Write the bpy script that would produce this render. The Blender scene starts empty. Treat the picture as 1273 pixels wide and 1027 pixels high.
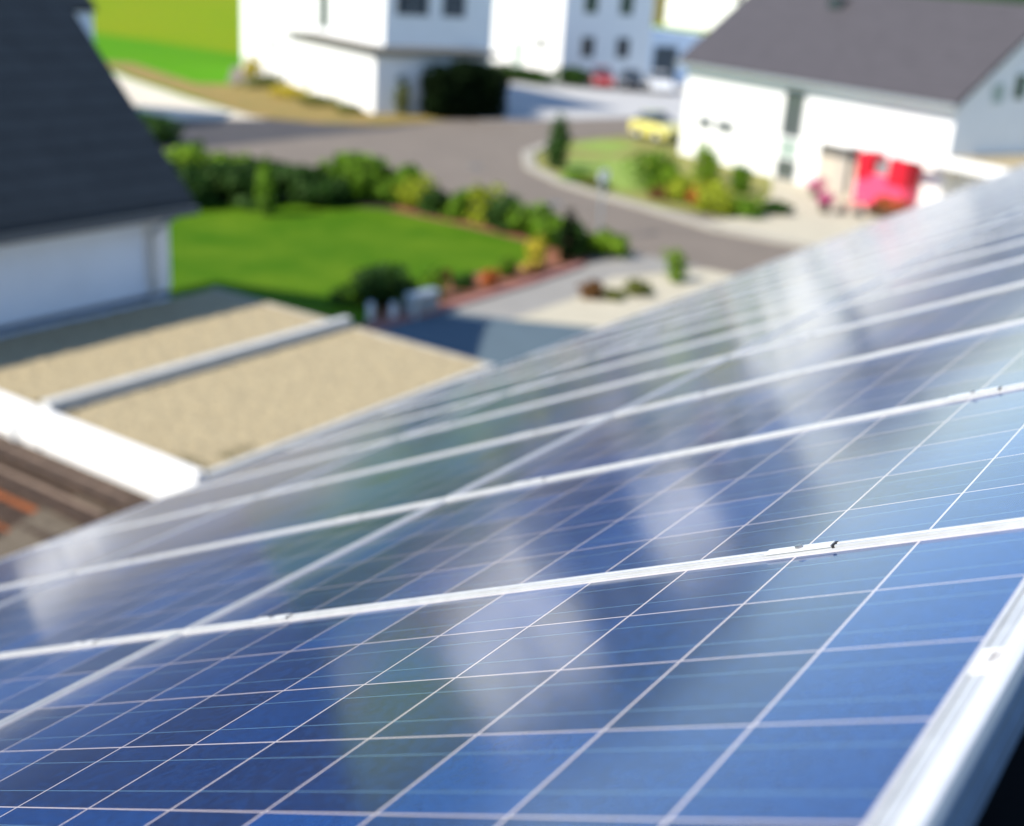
import bpy, bmesh, math, random
from mathutils import Vector, Matrix
R = math.radians
scene = bpy.context.scene
COL = scene.collection

# ------------------------------------------------------------------ camera
cam_d = bpy.data.cameras.new('camera'); cam = bpy.data.objects.new('camera', cam_d); COL.objects.link(cam)
rx = Vector((-0.82262619, -0.56479584, 0.06551196))
ry = Vector((-0.24675251, 0.25082011, -0.93605688))
rz = Vector((0.51224931, -0.78619014, -0.34569598))
mw = Matrix((rx, -ry, -rz)).transposed().to_4x4()
mw.translation = Vector((0, 0, 8.5)); cam.matrix_world = mw
cam_d.sensor_width = 36.0
cam_d.lens = 1510.58 / 1273.0 * 36.0
cam_d.clip_start = 0.02; cam_d.clip_end = 6000
cam_d.dof.use_dof = True
cam_d.dof.focus_distance = 1.55
cam_d.dof.aperture_fstop = cam_d.lens / 18.5
scene.camera = cam

# ------------------------------------------------------------------ sky, sun, exposure
SUN = Vector((0.44, 1.0, 1.0)).normalized()
w = bpy.data.worlds.new('World'); scene.world = w; w.use_nodes = True
nt = w.node_tree; nt.nodes.clear()
wo = nt.nodes.new('ShaderNodeOutputWorld'); bg = nt.nodes.new('ShaderNodeBackground'); sk = nt.nodes.new('ShaderNodeTexSky')
sk.sky_type = 'NISHITA'; sk.sun_disc = False
sk.sun_elevation = math.asin(SUN.z); sk.sun_rotation = math.atan2(SUN.x, SUN.y)
sk.altitude = 300; sk.air_density = 1.0; sk.dust_density = 0.05; sk.ozone_density = 4.0
bg.inputs['Strength'].default_value = 0.15
nt.links.new(sk.outputs[0], bg.inputs[0]); nt.links.new(bg.outputs[0], wo.inputs[0])
sd = bpy.data.lights.new('sun', 'SUN'); sd.energy = 4.7; sd.angle = R(0.53); sd.color = (1.0, 0.915, 0.77)
so = bpy.data.objects.new('sun', sd); COL.objects.link(so)
so.rotation_euler = (-SUN).to_track_quat('-Z', 'Y').to_euler(); so.location = (0, 0, 60)
scene.view_settings.view_transform = 'Standard'; scene.view_settings.look = 'None'
scene.view_settings.exposure = 0.68; scene.view_settings.gamma = 1
scene.render.engine = 'CYCLES'

# ------------------------------------------------------------------ materials
MATS = {}
def mat(name, col, rough=0.7, var=0.0, scale=8.0, detail=4.0, bump=0.0, bscale=None, metal=0.0, spec=0.4, col2=None, island=0.0, trans=0.0, coat=0.0, bands=None):
    """Principled surface; col mixed to col2 by noise, optional bump, optional per-leaf variation and straight course lines."""
    if name in MATS: return MATS[name]
    m = bpy.data.materials.new(name); m.use_nodes = True; t = m.node_tree; N = t.nodes; L = t.links
    b = N['Principled BSDF']
    b.inputs['Roughness'].default_value = rough; b.inputs['Metallic'].default_value = metal
    b.inputs['Specular IOR Level'].default_value = spec
    if coat: b.inputs['Coat Weight'].default_value = coat; b.inputs['Coat Roughness'].default_value = 0.05
    tc = N.new('ShaderNodeTexCoord')
    c1 = tuple(col) + (1,)
    if col2 is None: col2 = tuple(max(0, c * (1 - var)) for c in col)
    c2 = tuple(col2) + (1,)
    out = None
    if var > 0 or tuple(col2) != tuple(col):
        no = N.new('ShaderNodeTexNoise'); no.inputs['Scale'].default_value = scale; no.inputs['Detail'].default_value = detail
        no.inputs['Roughness'].default_value = 0.65
        L.new(tc.outputs['Object'], no.inputs['Vector'])
        rp = N.new('ShaderNodeValToRGB'); rp.color_ramp.elements[0].position = 0.32; rp.color_ramp.elements[1].position = 0.68
        rp.color_ramp.elements[0].color = c2; rp.color_ramp.elements[1].color = c1
        L.new(no.outputs['Fac'], rp.inputs['Fac']); out = rp.outputs['Color']
    else:
        rg = N.new('ShaderNodeRGB'); rg.outputs[0].default_value = c1; out = rg.outputs[0]
    if island > 0:
        ge = N.new('ShaderNodeNewGeometry'); hs = N.new('ShaderNodeHueSaturation')
        mr = N.new('ShaderNodeMapRange'); mr.inputs[3].default_value = 1 - island; mr.inputs[4].default_value = 1 + island
        L.new(ge.outputs['Random Per Island'], mr.inputs[0]); L.new(mr.outputs[0], hs.inputs['Value'])
        L.new(out, hs.inputs['Color']); out = hs.outputs['Color']
    if bands:                      # (axis, pitch, line fraction, line darkness): tile or board courses
        ax, pitch, frac, dark = bands
        sp = N.new('ShaderNodeSeparateXYZ'); L.new(tc.outputs['Object'], sp.inputs[0])
        dv = N.new('ShaderNodeMath'); dv.operation = 'DIVIDE'; dv.inputs[1].default_value = pitch; L.new(sp.outputs[ax], dv.inputs[0])
        fr = N.new('ShaderNodeMath'); fr.operation = 'FRACT'; L.new(dv.outputs[0], fr.inputs[0])
        lt = N.new('ShaderNodeMath'); lt.operation = 'LESS_THAN'; lt.inputs[1].default_value = frac; L.new(fr.outputs[0], lt.inputs[0])
        mx = N.new('ShaderNodeMix'); mx.data_type = 'RGBA'; mx.blend_type = 'MULTIPLY'
        L.new(lt.outputs[0], mx.inputs[0]); L.new(out, mx.inputs[6]); mx.inputs[7].default_value = (dark, dark, dark, 1)
        out = mx.outputs[2]
    L.new(out, b.inputs['Base Color'])
    if bump > 0:
        n2 = N.new('ShaderNodeTexNoise'); n2.inputs['Scale'].default_value = bscale or scale * 2; n2.inputs['Detail'].default_value = 5
        L.new(tc.outputs['Object'], n2.inputs['Vector'])
        bp = N.new('ShaderNodeBump'); bp.inputs['Strength'].default_value = bump; bp.inputs['Distance'].default_value = 0.02
        L.new(n2.outputs['Fac'], bp.inputs['Height']); L.new(bp.outputs[0], b.inputs['Normal'])
    if trans > 0:
        tr = N.new('ShaderNodeBsdfTranslucent'); L.new(out, tr.inputs['Color'])
        ms = N.new('ShaderNodeMixShader'); ms.inputs[0].default_value = trans
        L.new(b.outputs[0], ms.inputs[1]); L.new(tr.outputs[0], ms.inputs[2])
        L.new(ms.outputs[0], N['Material Output'].inputs['Surface'])
    MATS[name] = m
    return m

def cell_material():
    """Polycrystalline cells behind glass: lavender cell gaps, two silver busbars per cell, fine fingers, grain, per-cell tint."""
    m = bpy.data.materials.new('cell_glass'); m.use_nodes = True; t = m.node_tree; N = t.nodes; L = t.links
    b = N['Principled BSDF']; tc = N.new('ShaderNodeTexCoord'); sp = N.new('ShaderNodeSeparateXYZ'); L.new(tc.outputs['Object'], sp.inputs[0])
    def M_(op, a, b_=None, c=None):
        n = N.new('ShaderNodeMath'); n.operation = op
        for i, v in enumerate((a, b_, c)):
            if v is None: continue
            if isinstance(v, (int, float)): n.inputs[i].default_value = v
            else: L.new(v, n.inputs[i])
        return n.outputs[0]
    P = 0.158
    cx = M_('DIVIDE', sp.outputs[0], P); cy = M_('DIVIDE', sp.outputs[1], P)
    fx = M_('FRACT', cx); fy = M_('FRACT', cy)
    dx = M_('MULTIPLY', M_('SUBTRACT', 0.5, M_('ABSOLUTE', M_('SUBTRACT', fx, 0.5))), P)   # distance to a cell edge
    dy = M_('MULTIPLY', M_('SUBTRACT', 0.5, M_('ABSOLUTE', M_('SUBTRACT', fy, 0.5))), P)
    gap = M_('MAXIMUM', M_('LESS_THAN', dx, 0.0016), M_('LESS_THAN', dy, 0.0013))
    outside = M_('MAXIMUM', M_('MAXIMUM', M_('LESS_THAN', sp.outputs[0], 0.0), M_('GREATER_THAN', sp.outputs[0], 1.58)),
                 M_('MAXIMUM', M_('LESS_THAN', sp.outputs[1], 0.0), M_('GREATER_THAN', sp.outputs[1], 0.79)))
    gap = M_('MAXIMUM', gap, outside)
    b1 = M_('LESS_THAN', M_('ABSOLUTE', M_('SUBTRACT', fy, 0.26)), 0.0048)
    b2 = M_('LESS_THAN', M_('ABSOLUTE', M_('SUBTRACT', fy, 0.74)), 0.0048)
    bus = M_('MAXIMUM', b1, b2)
    fin = M_('FRACT', M_('DIVIDE', sp.outputs[0], 0.0026))
    finger = M_('MULTIPLY', M_('LESS_THAN', fin, 0.16), 0.26)
    # per-cell tint
    wn = N.new('ShaderNodeTexWhiteNoise'); wn.noise_dimensions = '4D'
    cb = N.new('ShaderNodeCombineXYZ'); L.new(M_('FLOOR', cx), cb.inputs[0]); L.new(M_('FLOOR', cy), cb.inputs[1])
    oi = N.new('ShaderNodeObjectInfo'); L.new(cb.outputs[0], wn.inputs['Vector']); L.new(M_('MULTIPLY', oi.outputs['Random'], 91.7), wn.inputs['W'])
    vo = N.new('ShaderNodeTexVoronoi'); vo.inputs['Scale'].default_value = 120; L.new(tc.outputs['Object'], vo.inputs['Vector'])
    vs = N.new('ShaderNodeSeparateColor'); L.new(vo.outputs['Color'], vs.inputs[0])
    fac = M_('ADD', M_('MULTIPLY', wn.outputs['Value'], 0.68), M_('MULTIPLY', vs.outputs[0], 0.32))
    rp = N.new('ShaderNodeValToRGB'); L.new(fac, rp.inputs[0])
    e = rp.color_ramp.elements; e[0].position = 0.1; e[0].color = (0.001, 0.011, 0.068, 1); e[1].position = 0.9; e[1].color = (0.002, 0.043, 0.195, 1)
    def mix(f, a, bcol):
        n = N.new('ShaderNodeMix'); n.data_type = 'RGBA'
        if isinstance(f, (int, float)): n.inputs[0].default_value = f
        else: L.new(f, n.inputs[0])
        L.new(a, n.inputs[6]); n.inputs[7].default_value = bcol + (1,); return n.outputs[2]
    c = mix(finger, rp.outputs[0], (0.26, 0.40, 0.60))
    c = mix(bus, c, (0.10, 0.19, 0.28))
    c = mix(gap, c, (0.46, 0.41, 0.43))
    # thin film of dust, thicker in soft patches
    dn = N.new('ShaderNodeTexNoise'); dn.inputs['Scale'].default_value = 3.5; dn.inputs['Detail'].default_value = 6; L.new(tc.outputs['Object'], dn.inputs['Vector'])
    c2 = mix(M_('MULTIPLY', dn.outputs['Fac'], 0.03), c, (0.42, 0.40, 0.36))
    # dirt washed down to the lower frame edge of each module
    de = N.new('ShaderNodeMapRange'); de.interpolation_type = 'SMOOTHSTEP'; de.inputs[1].default_value = 1.44; de.inputs[2].default_value = 1.59; L.new(sp.outputs[0], de.inputs[0])
    dm = N.new('ShaderNodeTexNoise'); dm.inputs['Scale'].default_value = 24; dm.inputs['Detail'].default_value = 8; L.new(tc.outputs['Object'], dm.inputs['Vector'])
    c2 = mix(M_('MULTIPLY', M_('MULTIPLY', de.outputs[0], dm.outputs['Fac']), 0.35), c2, (0.40, 0.37, 0.30))
    # droppings and specks
    sv = N.new('ShaderNodeTexVoronoi'); sv.inputs['Scale'].default_value = 17; L.new(tc.outputs['Object'], sv.inputs['Vector'])
    svc = N.new('ShaderNodeSeparateColor'); L.new(sv.outputs['Color'], svc.inputs[0])
    speck = M_('MULTIPLY', M_('LESS_THAN', sv.outputs['Distance'], M_('MULTIPLY', svc.outputs[1], 0.035)), M_('GREATER_THAN', svc.outputs[0], 0.72))
    c2 = mix(M_('MULTIPLY', speck, 0.6), c2, (0.42, 0.37, 0.27))
    L.new(c2, b.inputs['Base Color'])
    b.inputs['Roughness'].default_value = 0.5; b.inputs['Specular IOR Level'].default_value = 0.0
    b.inputs['Coat Weight'].default_value = 1.0; b.inputs['Coat IOR'].default_value = 1.62
    b.inputs['Coat Roughness'].default_value = 0.135
    b.inputs['Sheen Weight'].default_value = 0.27; b.inputs['Sheen Roughness'].default_value = 0.16; b.inputs['Sheen Tint'].default_value = (1.0, 0.90, 0.74, 1)
    return m

M_CELL = cell_material()
M_ALU = mat('anodised_aluminium', (0.58, 0.585, 0.59), 0.42, 0.14, 30, metal=0.33, spec=0.5)
M_ALU2 = mat('mill_aluminium', (0.72, 0.72, 0.72), 0.36, 0.08, 22, metal=0.25, spec=0.5)
M_DARKALU = mat('profile_side', (0.42, 0.46, 0.52), 0.35, 0.15, 40, metal=0.85)
M_SIDESHADE = mat('shade_blue_profile_side', (0.16, 0.25, 0.38), 0.4, 0.15, 40, metal=0.7)  # shade and mirrored blue sky of the profile side put into its colour
M_SLOT = mat('dark_slot', (0.012, 0.012, 0.014), 0.8)
M_ORANGE = mat('rubber_line', (0.50, 0.27, 0.13), 0.7)
M_STICK = mat('sticker_paper', (0.82, 0.82, 0.80), 0.5)
M_INK = mat('ink', (0.22, 0.21, 0.22), 0.6)
M_STEEL = mat('bolt_steel', (0.35, 0.35, 0.36), 0.3, metal=0.9)
M_ROOFT = mat('slate_roof_tile', (0.010, 0.010, 0.011), 0.75, 0.3, 6, bands=(0, 0.34, 0.05, 0.4))
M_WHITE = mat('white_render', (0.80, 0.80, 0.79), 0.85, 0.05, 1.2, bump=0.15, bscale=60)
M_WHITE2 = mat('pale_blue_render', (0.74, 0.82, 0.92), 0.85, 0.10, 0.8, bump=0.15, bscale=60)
M_GREYR = mat('grey_tile_roof', (0.066, 0.060, 0.068), 0.7, 0.22, 2.2, bands=(1, 0.33, 0.12, 0.72), bump=0.3, bscale=12)
M_DARKR = mat('anthracite_tile_roof', (0.019, 0.026, 0.033), 0.6, 0.25, 2.5, spec=0.25, bands=(0, 0.25, 0.14, 0.55), bump=0.4, bscale=9)
M_DKG = mat('dark_painted_metal', (0.05, 0.065, 0.08), 0.5)
M_GLASS = mat('window_glass', (0.035, 0.045, 0.055), 0.08, spec=0.8)
M_GLASS2 = mat('grey_reflecting_glass', (0.075, 0.09, 0.09), 0.15, spec=0.8)
M_PALEGL = mat('pale_green_panel', (0.30, 0.38, 0.34), 0.3)
M_FRAMEG = mat('grey_window_frame', (0.22, 0.24, 0.25), 0.5)
M_FRAMEW = mat('white_window_frame', (0.75, 0.75, 0.74), 0.5)
M_ZINC = mat('zinc_sheet', (0.48, 0.52, 0.55), 0.38, 0.12, 5, metal=0.6)
M_COPE = mat('pale_coated_sheet', (0.52, 0.53, 0.52), 0.5, 0.12, 4)
M_GRAVEL = mat('roof_gravel', (0.48, 0.40, 0.245), 0.95, scale=20, detail=12, col2=(0.22, 0.18, 0.11), bump=1.0, bscale=30)
M_MOSS = mat('moss', (0.07, 0.075, 0.02), 0.95, 0.4, 20, island=0.3)
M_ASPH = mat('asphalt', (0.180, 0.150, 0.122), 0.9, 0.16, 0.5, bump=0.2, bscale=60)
M_ASPHSHADE = mat('shade_dark_asphalt', (0.060, 0.056, 0.060), 0.9, 0.2, 0.6, bump=0.2, bscale=60)  # asphalt darkened to paint in the shade on the side road
M_PAVE = mat('beige_paving', (0.47, 0.43, 0.33), 0.9, 0.14, 0.8, bands=(1, 0.4, 0.03, 0.8))
M_BLUEP = mat('blue_grey_paving', (0.085, 0.125, 0.155), 0.9, 0.14, 0.7, bands=(1, 0.3, 0.04, 0.85))
M_PAVG = mat('grey_paving', (0.27, 0.26, 0.24), 0.9, 0.14, 0.7)
M_KERB = mat('kerb_stone', (0.37, 0.345, 0.29), 0.9, 0.18, 3, bands=(0, 1.0, 0.02, 0.6))
M_TRACK = mat('pale_gravel_track', (0.62, 0.56, 0.46), 0.95, 0.15, 0.6)
M_LAWN = mat('mown_lawn', (0.090, 0.165, 0.008), 0.95, spec=0.05, scale=0.42, detail=9, col2=(0.036, 0.112, 0.003), bump=0.8, bscale=30)
M_LAWN2 = mat('light_lawn', (0.16, 0.28, 0.03), 0.95, scale=0.9, detail=8, col2=(0.22, 0.27, 0.06))
M_MEAD = mat('ripe_meadow', (0.15, 0.24, 0.004), 0.95, spec=0.05, scale=0.06, detail=6, col2=(0.19, 0.235, 0.006))
M_FIELD = mat('green_field', (0.065, 0.22, 0.004), 0.95, spec=0.05, scale=0.12, detail=6, col2=(0.085, 0.235, 0.006))
M_VERGE = mat('dry_verge', (0.27, 0.17, 0.045), 0.95, scale=0.8, detail=6, col2=(0.16, 0.14, 0.03))
M_MULCH = mat('red_bark_mulch', (0.24, 0.095, 0.050), 0.95, 0.35, 3, bump=0.6)
M_REDK = mat('red_edging', (0.32, 0.15, 0.13), 0.9, 0.2, 3)
M_WOOD = mat('weathered_brown_tile', (0.070, 0.043, 0.029), 0.85, scale=5, detail=8, col2=(0.030, 0.019, 0.014), bump=0.5, bscale=20)
M_RUST = mat('orange_clay_tile', (0.24, 0.066, 0.016), 0.8, 0.35, 4, bump=0.4)
M_SLAB = mat('lichened_concrete', (0.135, 0.112, 0.085), 0.9, scale=9, detail=8, col2=(0.07, 0.056, 0.040), bump=0.6, bscale=30)
M_BARK = mat('bark', (0.09, 0.06, 0.04), 0.9, 0.4, 10)
def leaf(name, c, v=0.45, tr=0.35, sp=0.2): return mat(name, c, 0.65, 0.25, 1.5, island=v, trans=tr, spec=sp)
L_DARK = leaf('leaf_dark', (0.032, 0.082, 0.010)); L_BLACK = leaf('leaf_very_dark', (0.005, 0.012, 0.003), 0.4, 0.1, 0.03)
L_MID = leaf('leaf_mid', (0.120, 0.235, 0.012)); L_BRIGHT = leaf('leaf_bright', (0.185, 0.320, 0.016))
L_LIME = leaf('leaf_lime', (0.34, 0.40, 0.025)); L_YEL = leaf('leaf_yellow', (0.55, 0.45, 0.04)); L_BROWN = leaf('leaf_brown', (0.20, 0.10, 0.035))
L_OR = leaf('leaf_orange', (0.48, 0.14, 0.035)); L_PINK = leaf('flower_pink', (0.62, 0.10, 0.28)); L_CONI = leaf('leaf_conifer', (0.035, 0.095, 0.012))
L_OLIVE = leaf('leaf_olive', (0.15, 0.17, 0.035))

# ------------------------------------------------------------------ helpers
class MB:
    def __init__(s): s.v = []; s.f = []; s.mi = []
    def poly(s, pts, i=0):
        n = len(s.v); s.v += [tuple(p) for p in pts]; s.f.append(tuple(range(n, n + len(pts)))); s.mi.append(i); return s
    def hull8(s, p, i=0):           # p: 4 bottom, 4 top
        n = len(s.v); s.v += [tuple(q) for q in p]
        for f in ((3, 2, 1, 0), (4, 5, 6, 7), (0, 1, 5, 4), (1, 2, 6, 5), (2, 3, 7, 6), (3, 0, 4, 7)):
            s.f.append(tuple(n + k for k in f)); s.mi.append(i)
        return s
    def box(s, x0, x1, y0, y1, z0, z1, i=0):
        return s.hull8([(x0, y0, z0), (x1, y0, z0), (x1, y1, z0), (x0, y1, z0), (x0, y0, z1), (x1, y0, z1), (x1, y1, z1), (x0, y1, z1)], i)
    def prism(s, pts, z0, z1, i=0):
        n = len(s.v); k = len(pts)
        s.v += [(p[0], p[1], z0) for p in pts] + [(p[0], p[1], z1) for p in pts]
        s.f.append(tuple(n + j for j in reversed(range(k)))); s.mi.append(i)
        s.f.append(tuple(n + k + j for j in range(k))); s.mi.append(i)
        for j in range(k):
            q = (j + 1) % k; s.f.append((n + j, n + q, n + k + q, n + k + j)); s.mi.append(i)
        return s
    def extrude(s, prof, axis, a0, a1, i=0):     # profile of 2D points in the two other axes
        n = len(s.v); k = len(prof)
        def mk(a, p): return (a, p[0], p[1]) if axis == 'x' else (p[0], a, p[1])
        s.v += [mk(a0, p) for p in prof] + [mk(a1, p) for p in prof]
        s.f.append(tuple(n + j for j in reversed(range(k)))); s.mi.append(i)
        s.f.append(tuple(n + k + j for j in range(k))); s.mi.append(i)
        for j in range(k):
            q = (j + 1) % k; s.f.append((n + j, n + q, n + k + q, n + k + j)); s.mi.append(i)
        return s
    def tube(s, p0, p1, r0, r1=None, n=8, i=0):
        r1 = r0 if r1 is None else r1
        a = Vector(p0); b = Vector(p1); d = (b - a).normalized()
        u = d.orthogonal().normalized(); w_ = d.cross(u); k = len(s.v)
        for c, r in ((a, r0), (b, r1)):
            for j in range(n):
                t = 2 * math.pi * j / n; s.v.append(tuple(c + u * r * math.cos(t) + w_ * r * math.sin(t)))
        for j in range(n):
            q = (j + 1) % n; s.f.append((k + j, k + q, k + n + q, k + n + j)); s.mi.append(i)
        s.f.append(tuple(k + j for j in reversed(range(n)))); s.mi.append(i); s.f.append(tuple(k + n + j for j in range(n))); s.mi.append(i)
        return s
    def build(s, name, m, parent=None, bevel=0, smooth=False):
        me = bpy.data.meshes.new(name); me.from_pydata(s.v, [], s.f)
        ms = m if isinstance(m, (list, tuple)) else [m]
        for q in ms: me.materials.append(q)
        for p, i in zip(me.polygons, s.mi): p.material_index = i; p.use_smooth = smooth
        bm = bmesh.new(); bm.from_mesh(me); bmesh.ops.recalc_face_normals(bm, faces=bm.faces)
        if bevel:
            bmesh.ops.bevel(bm, geom=list(bm.edges), offset=bevel, segments=1, affect='EDGES', clamp_overlap=True)
        bm.to_mesh(me); bm.free()
        o = bpy.data.objects.new(name, me); COL.objects.link(o)
        if parent: o.parent = parent
        return o

def tag(o, label, cat, group=None):
    o['label'] = label; o['category'] = cat
    if group: o['group'] = group
    return o
def thing(name, label, cat, loc=(0, 0, 0), rotz=0.0, group=None):
    o = bpy.data.objects.new(name, None); COL.objects.link(o); o.location = loc; o.rotation_euler = (0, 0, rotz); o.empty_display_size = 0.2
    return tag(o, label, cat, group)
def struct(name, mb, m):
    o = mb.build(name, m); o['kind'] = 'structure'; return o
def sheet(name, pts, z, m):
    return struct(name, MB().poly([(p[0], p[1], z) for p in pts]), m)

ORD = ['first', 'second', 'third', 'fourth', 'fifth', 'sixth', 'seventh', 'eighth', 'ninth', 'tenth', 'eleventh', 'twelfth', 'thirteenth', 'fourteenth', 'fifteenth',
       'sixteenth', 'seventeenth', 'eighteenth', 'nineteenth', 'twentieth', 'twenty-first', 'twenty-second', 'twenty-third', 'twenty-fourth', 'twenty-fifth', 'twenty-sixth', 'twenty-seventh', 'twenty-eighth']

# ------------------------------------------------------------------ ground, roads
def arc_sheet(): pass
struct('ground', MB().poly([(-900, -1500, -0.02), (1500, -1500, -0.02), (1500, 700, -0.02), (-900, 700, -0.02)]), M_FIELD)
sheet('meadow', [(70, -74), (1300, -150), (1300, -1300), (70, -1300), (78, -200), (66, -100)], 0.0, M_MEAD)
sheet('village_ground', [(-40, 40), (44, 40), (44, -33), (48, -52), (62, -58), (70, -66), (66, -100), (30, -120), (-40, -120)], -0.008, M_ASPH)
sheet('field_track', [(90, -63), (76, -57.8), (65.6, -52.9), (56.2, -49.4), (48.2, -47.0), (44.5, -48.0), (46.2, -44.5), (49, -42.0), (56, -44.5), (68, -53), (90, -60)], 0.004, M_TRACK)
sheet('side_road', [(41.4, -34.5), (41.0, -20), (48, -10), (60, -10), (56, -30), (52.5, -40), (49.2, -42.8), (47.4, -47.0), (44.5, -50.0), (42.2, -54.5), (41.4, -50), (41.5, -46.8), (41.5, -41.3)], 0.0145, M_ASPHSHADE)
sheet('road', [(-30, -34.6), (17.0, -34.4), (20.0, -35.2), (24.5, -36.9), (28.9, -38.9), (33, -40.6), (36.0, -40.2), (38.3, -37.6), (39.4, -34.5), (40.6, -34.6), (42.3, -39), (42.5, -45.9),
                (42.5, -53.8), (41.0, -57.9), (39.2, -62.3), (37, -70), (34.0, -69), (33.6, -62.6), (34.2, -55), (32.6, -49.3), (30.1, -45.7), (26.9, -43.4), (24.3, -42.3), (21.6, -41.4), (18.0, -39.9), (-30, -39.7)], 0.012, M_ASPH)
sheet('pavement', [(44, -60), (50, -62), (53, -72), (56, -100), (36, -104), (34, -69.2), (37, -70.2), (39.3, -62.5), (41.2, -58)], 0.010, mat('pale_paving', (0.42, 0.42, 0.42), 0.9, 0.12, 0.6))
hl_ = MB(); rng = random.Random(77); AZ = [-100 + 3.0 * i for i in range(41)]  # hills out of view, added and shaped to darken the sky mirrored in panels
for i, az in enumerate(AZ):
    d = 760 + 60 * math.sin(i * 0.7); hgt = 8 + 62 * max(0, min(1, (az + 72) / 26)) + 7 * math.sin(i * 0.9) + rng.uniform(-3, 3)
    for q, (dd, zz) in enumerate(((d - 120, -2), (d - 60, hgt * 0.55), (d, hgt * 0.9), (d + 90, hgt), (d + 260, hgt * 0.6))):
        hl_.v.append((dd * math.cos(R(az)), dd * math.sin(R(az)), zz + rng.uniform(-1.5, 1.5) * (q > 0)))
for i in range(len(AZ) - 1):
    for q in range(4):
        k = i * 5 + q; hl_.f.append((k, k + 5, k + 6, k + 1)); hl_.mi.append(0)
struct('added_hills', hl_, mat('added_hillside', (0.030, 0.060, 0.020), 0.95, scale=0.03, detail=9, col2=(0.018, 0.038, 0.016), spec=0.05, bump=0.8, bscale=0.2))
# kerb stones round the corner plot: one real step
K = [(-30, -39.75), (18.0, -39.95), (21.6, -41.45), (24.3, -42.35), (26.9, -43.45), (30.1, -45.75), (32.65, -49.35), (34.25, -55.0)]
kb = MB()
for a, b in zip(K[:-1], K[1:]):
    d = (Vector(b) - Vector(a)).normalized(); n = Vector((-d.y, d.x)) * 0.55
    if n.y > 0: n = -n
    kb.hull8([(a[0], a[1], 0), (b[0], b[1], 0), (b[0] + n.x, b[1] + n.y, 0), (a[0] + n.x, a[1] + n.y, 0),
              (a[0], a[1], 0.12), (b[0], b[1], 0.12), (b[0] + n.x, b[1] + n.y, 0.12), (a[0] + n.x, a[1] + n.y, 0.12)])
struct('kerb', kb, M_KERB)
sheet('corner_plot', [(26.0, -43.8), (29.8, -46.3), (32.3, -49.8), (33.7, -55.0), (33.2, -60.0), (29, -60), (24, -56), (20.2, -52.8), (19.0, -47.5), (18.4, -43.0), (22, -42.3)], 0.016, mat('garden_ground', (0.17, 0.20, 0.035), 0.95, scale=0.9, detail=8, col2=(0.22, 0.19, 0.06)))
sheet('garden_grass', [(25.2, -43.9), (28.8, -46.6), (30.2, -50.0), (28.5, -53.0), (24.8, -50.5), (23.2, -45.2)], 0.022, M_LAWN2)
sheet('garden_grass', [(32.9, -53.0), (33.0, -57.6), (30.6, -57.4), (30.2, -53.6)], 0.022, M_LAWN2)
sheet('house_forecourt', [(19.2, -40.6), (10, -40.6), (6, -44), (6, -54), (22, -54.6), (20.0, -50.0), (18.2, -44.0)], 0.020, M_PAVE)
sheet('garage_forecourt', [(9.4, -14.0), (18.6, -14.0), (18.6, -24.2), (16.4, -25.0), (14.6, -26.0), (9.4, -26.0)], 0.014, M_BLUEP)
sheet('driveway', [(9.4, -14.0), (16.5, -14.0), (16.5, -28), (17.0, -31), (15.6, -34.3), (9.0, -34.5), (9, -20)], 0.006, M_PAVE)
sheet('asphalt_parking', [(16.5, -14.0), (18.6, -14.0), (18.6, -24.0), (18.2, -28.5), (18.3, -31.6), (18.6, -34.6), (15.65, -34.4), (17.0, -31), (16.5, -28)], 0.007, M_PAVG)
sheet('lawn', [(18.9, -13.4), (40, -13.4), (37, -27), (32.5, -32.5), (28.5, -34.6), (24.0, -33.5), (20.6, -33.4), (18.9, -32), (18.8, -26)], 0.009, M_LAWN)
sheet('mulch_bed', [(18.5, -21.5), (20.0, -24.2), (20.0, -28.6), (19.6, -31.3), (20.6, -32.9), (24.0, -33.3), (28.0, -33.4), (30, -35.5), (29.0, -37.0), (24.4, -35.0), (19.2, -33.6), (18.3, -31.5), (18.2, -24.5)], 0.013, M_MULCH)
sheet('hedge_soil', [(27.6, -33.6), (30.2, -31.6), (34.0, -25.5), (38.5, -25.5), (37.6, -33.5), (34.0, -38.6), (29.2, -37.2)], 0.014, mat('dark_soil', (0.045, 0.035, 0.02), 0.95, 0.4, 3))
sheet('dry_verge', [(42.6, -51.0), (44.6, -48.4), (48.3, -47.0), (56.8, -50.2), (66, -53.6), (76, -58.4), (74, -60), (62, -55.2), (58.4, -60.2), (46.6, -54.6), (44.2, -57.5), (42.2, -57.0)], 0.018, M_VERGE)

# ------------------------------------------------------------------ own roof with the solar array
A = R(26.0)
ROT = (0, A, 0)
OFF = Vector((0.15574, -1.343579, 7.9717))
PM = Matrix.Translation(OFF) @ Matrix.Rotation(A, 4, 'Y')
def pw(x, y, z): return PM @ Vector((x, y, z))
PX, PY = 1.6212, 0.8166
own = thing('house', 'dark tiled roof that carries the blue solar panels in the foreground', 'house', (0, 0, 0))
def on_roof(o): o.parent = own; o.matrix_world = PM.copy(); return o
rt = MB(); y0, y1 = -24.2, 7.0
nx = 15; x0 = -0.42; x1 = 5.02; st = (x1 - x0) / nx
for k in range(nx):                                         # each course a shallow step
    a = x0 + k * st; b = a + st + 0.03
    rt.hull8([(a, y0, -0.215), (b, y0, -0.195), (b, y1, -0.195), (a, y1, -0.215), (a, y0, -0.190), (b, y0, -0.165), (b, y1, -0.165), (a, y1, -0.190)])
on_roof(rt.build('roof', M_ROOFT))
rail = MB()
for b in range(-2, 28):
    rail.box(-0.05, 4.92, 0.790 - PY * b + 0.0133 - 0.0012, 0.790 - PY * b + 0.0133 + 0.0012, -0.09, -0.045)
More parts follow.
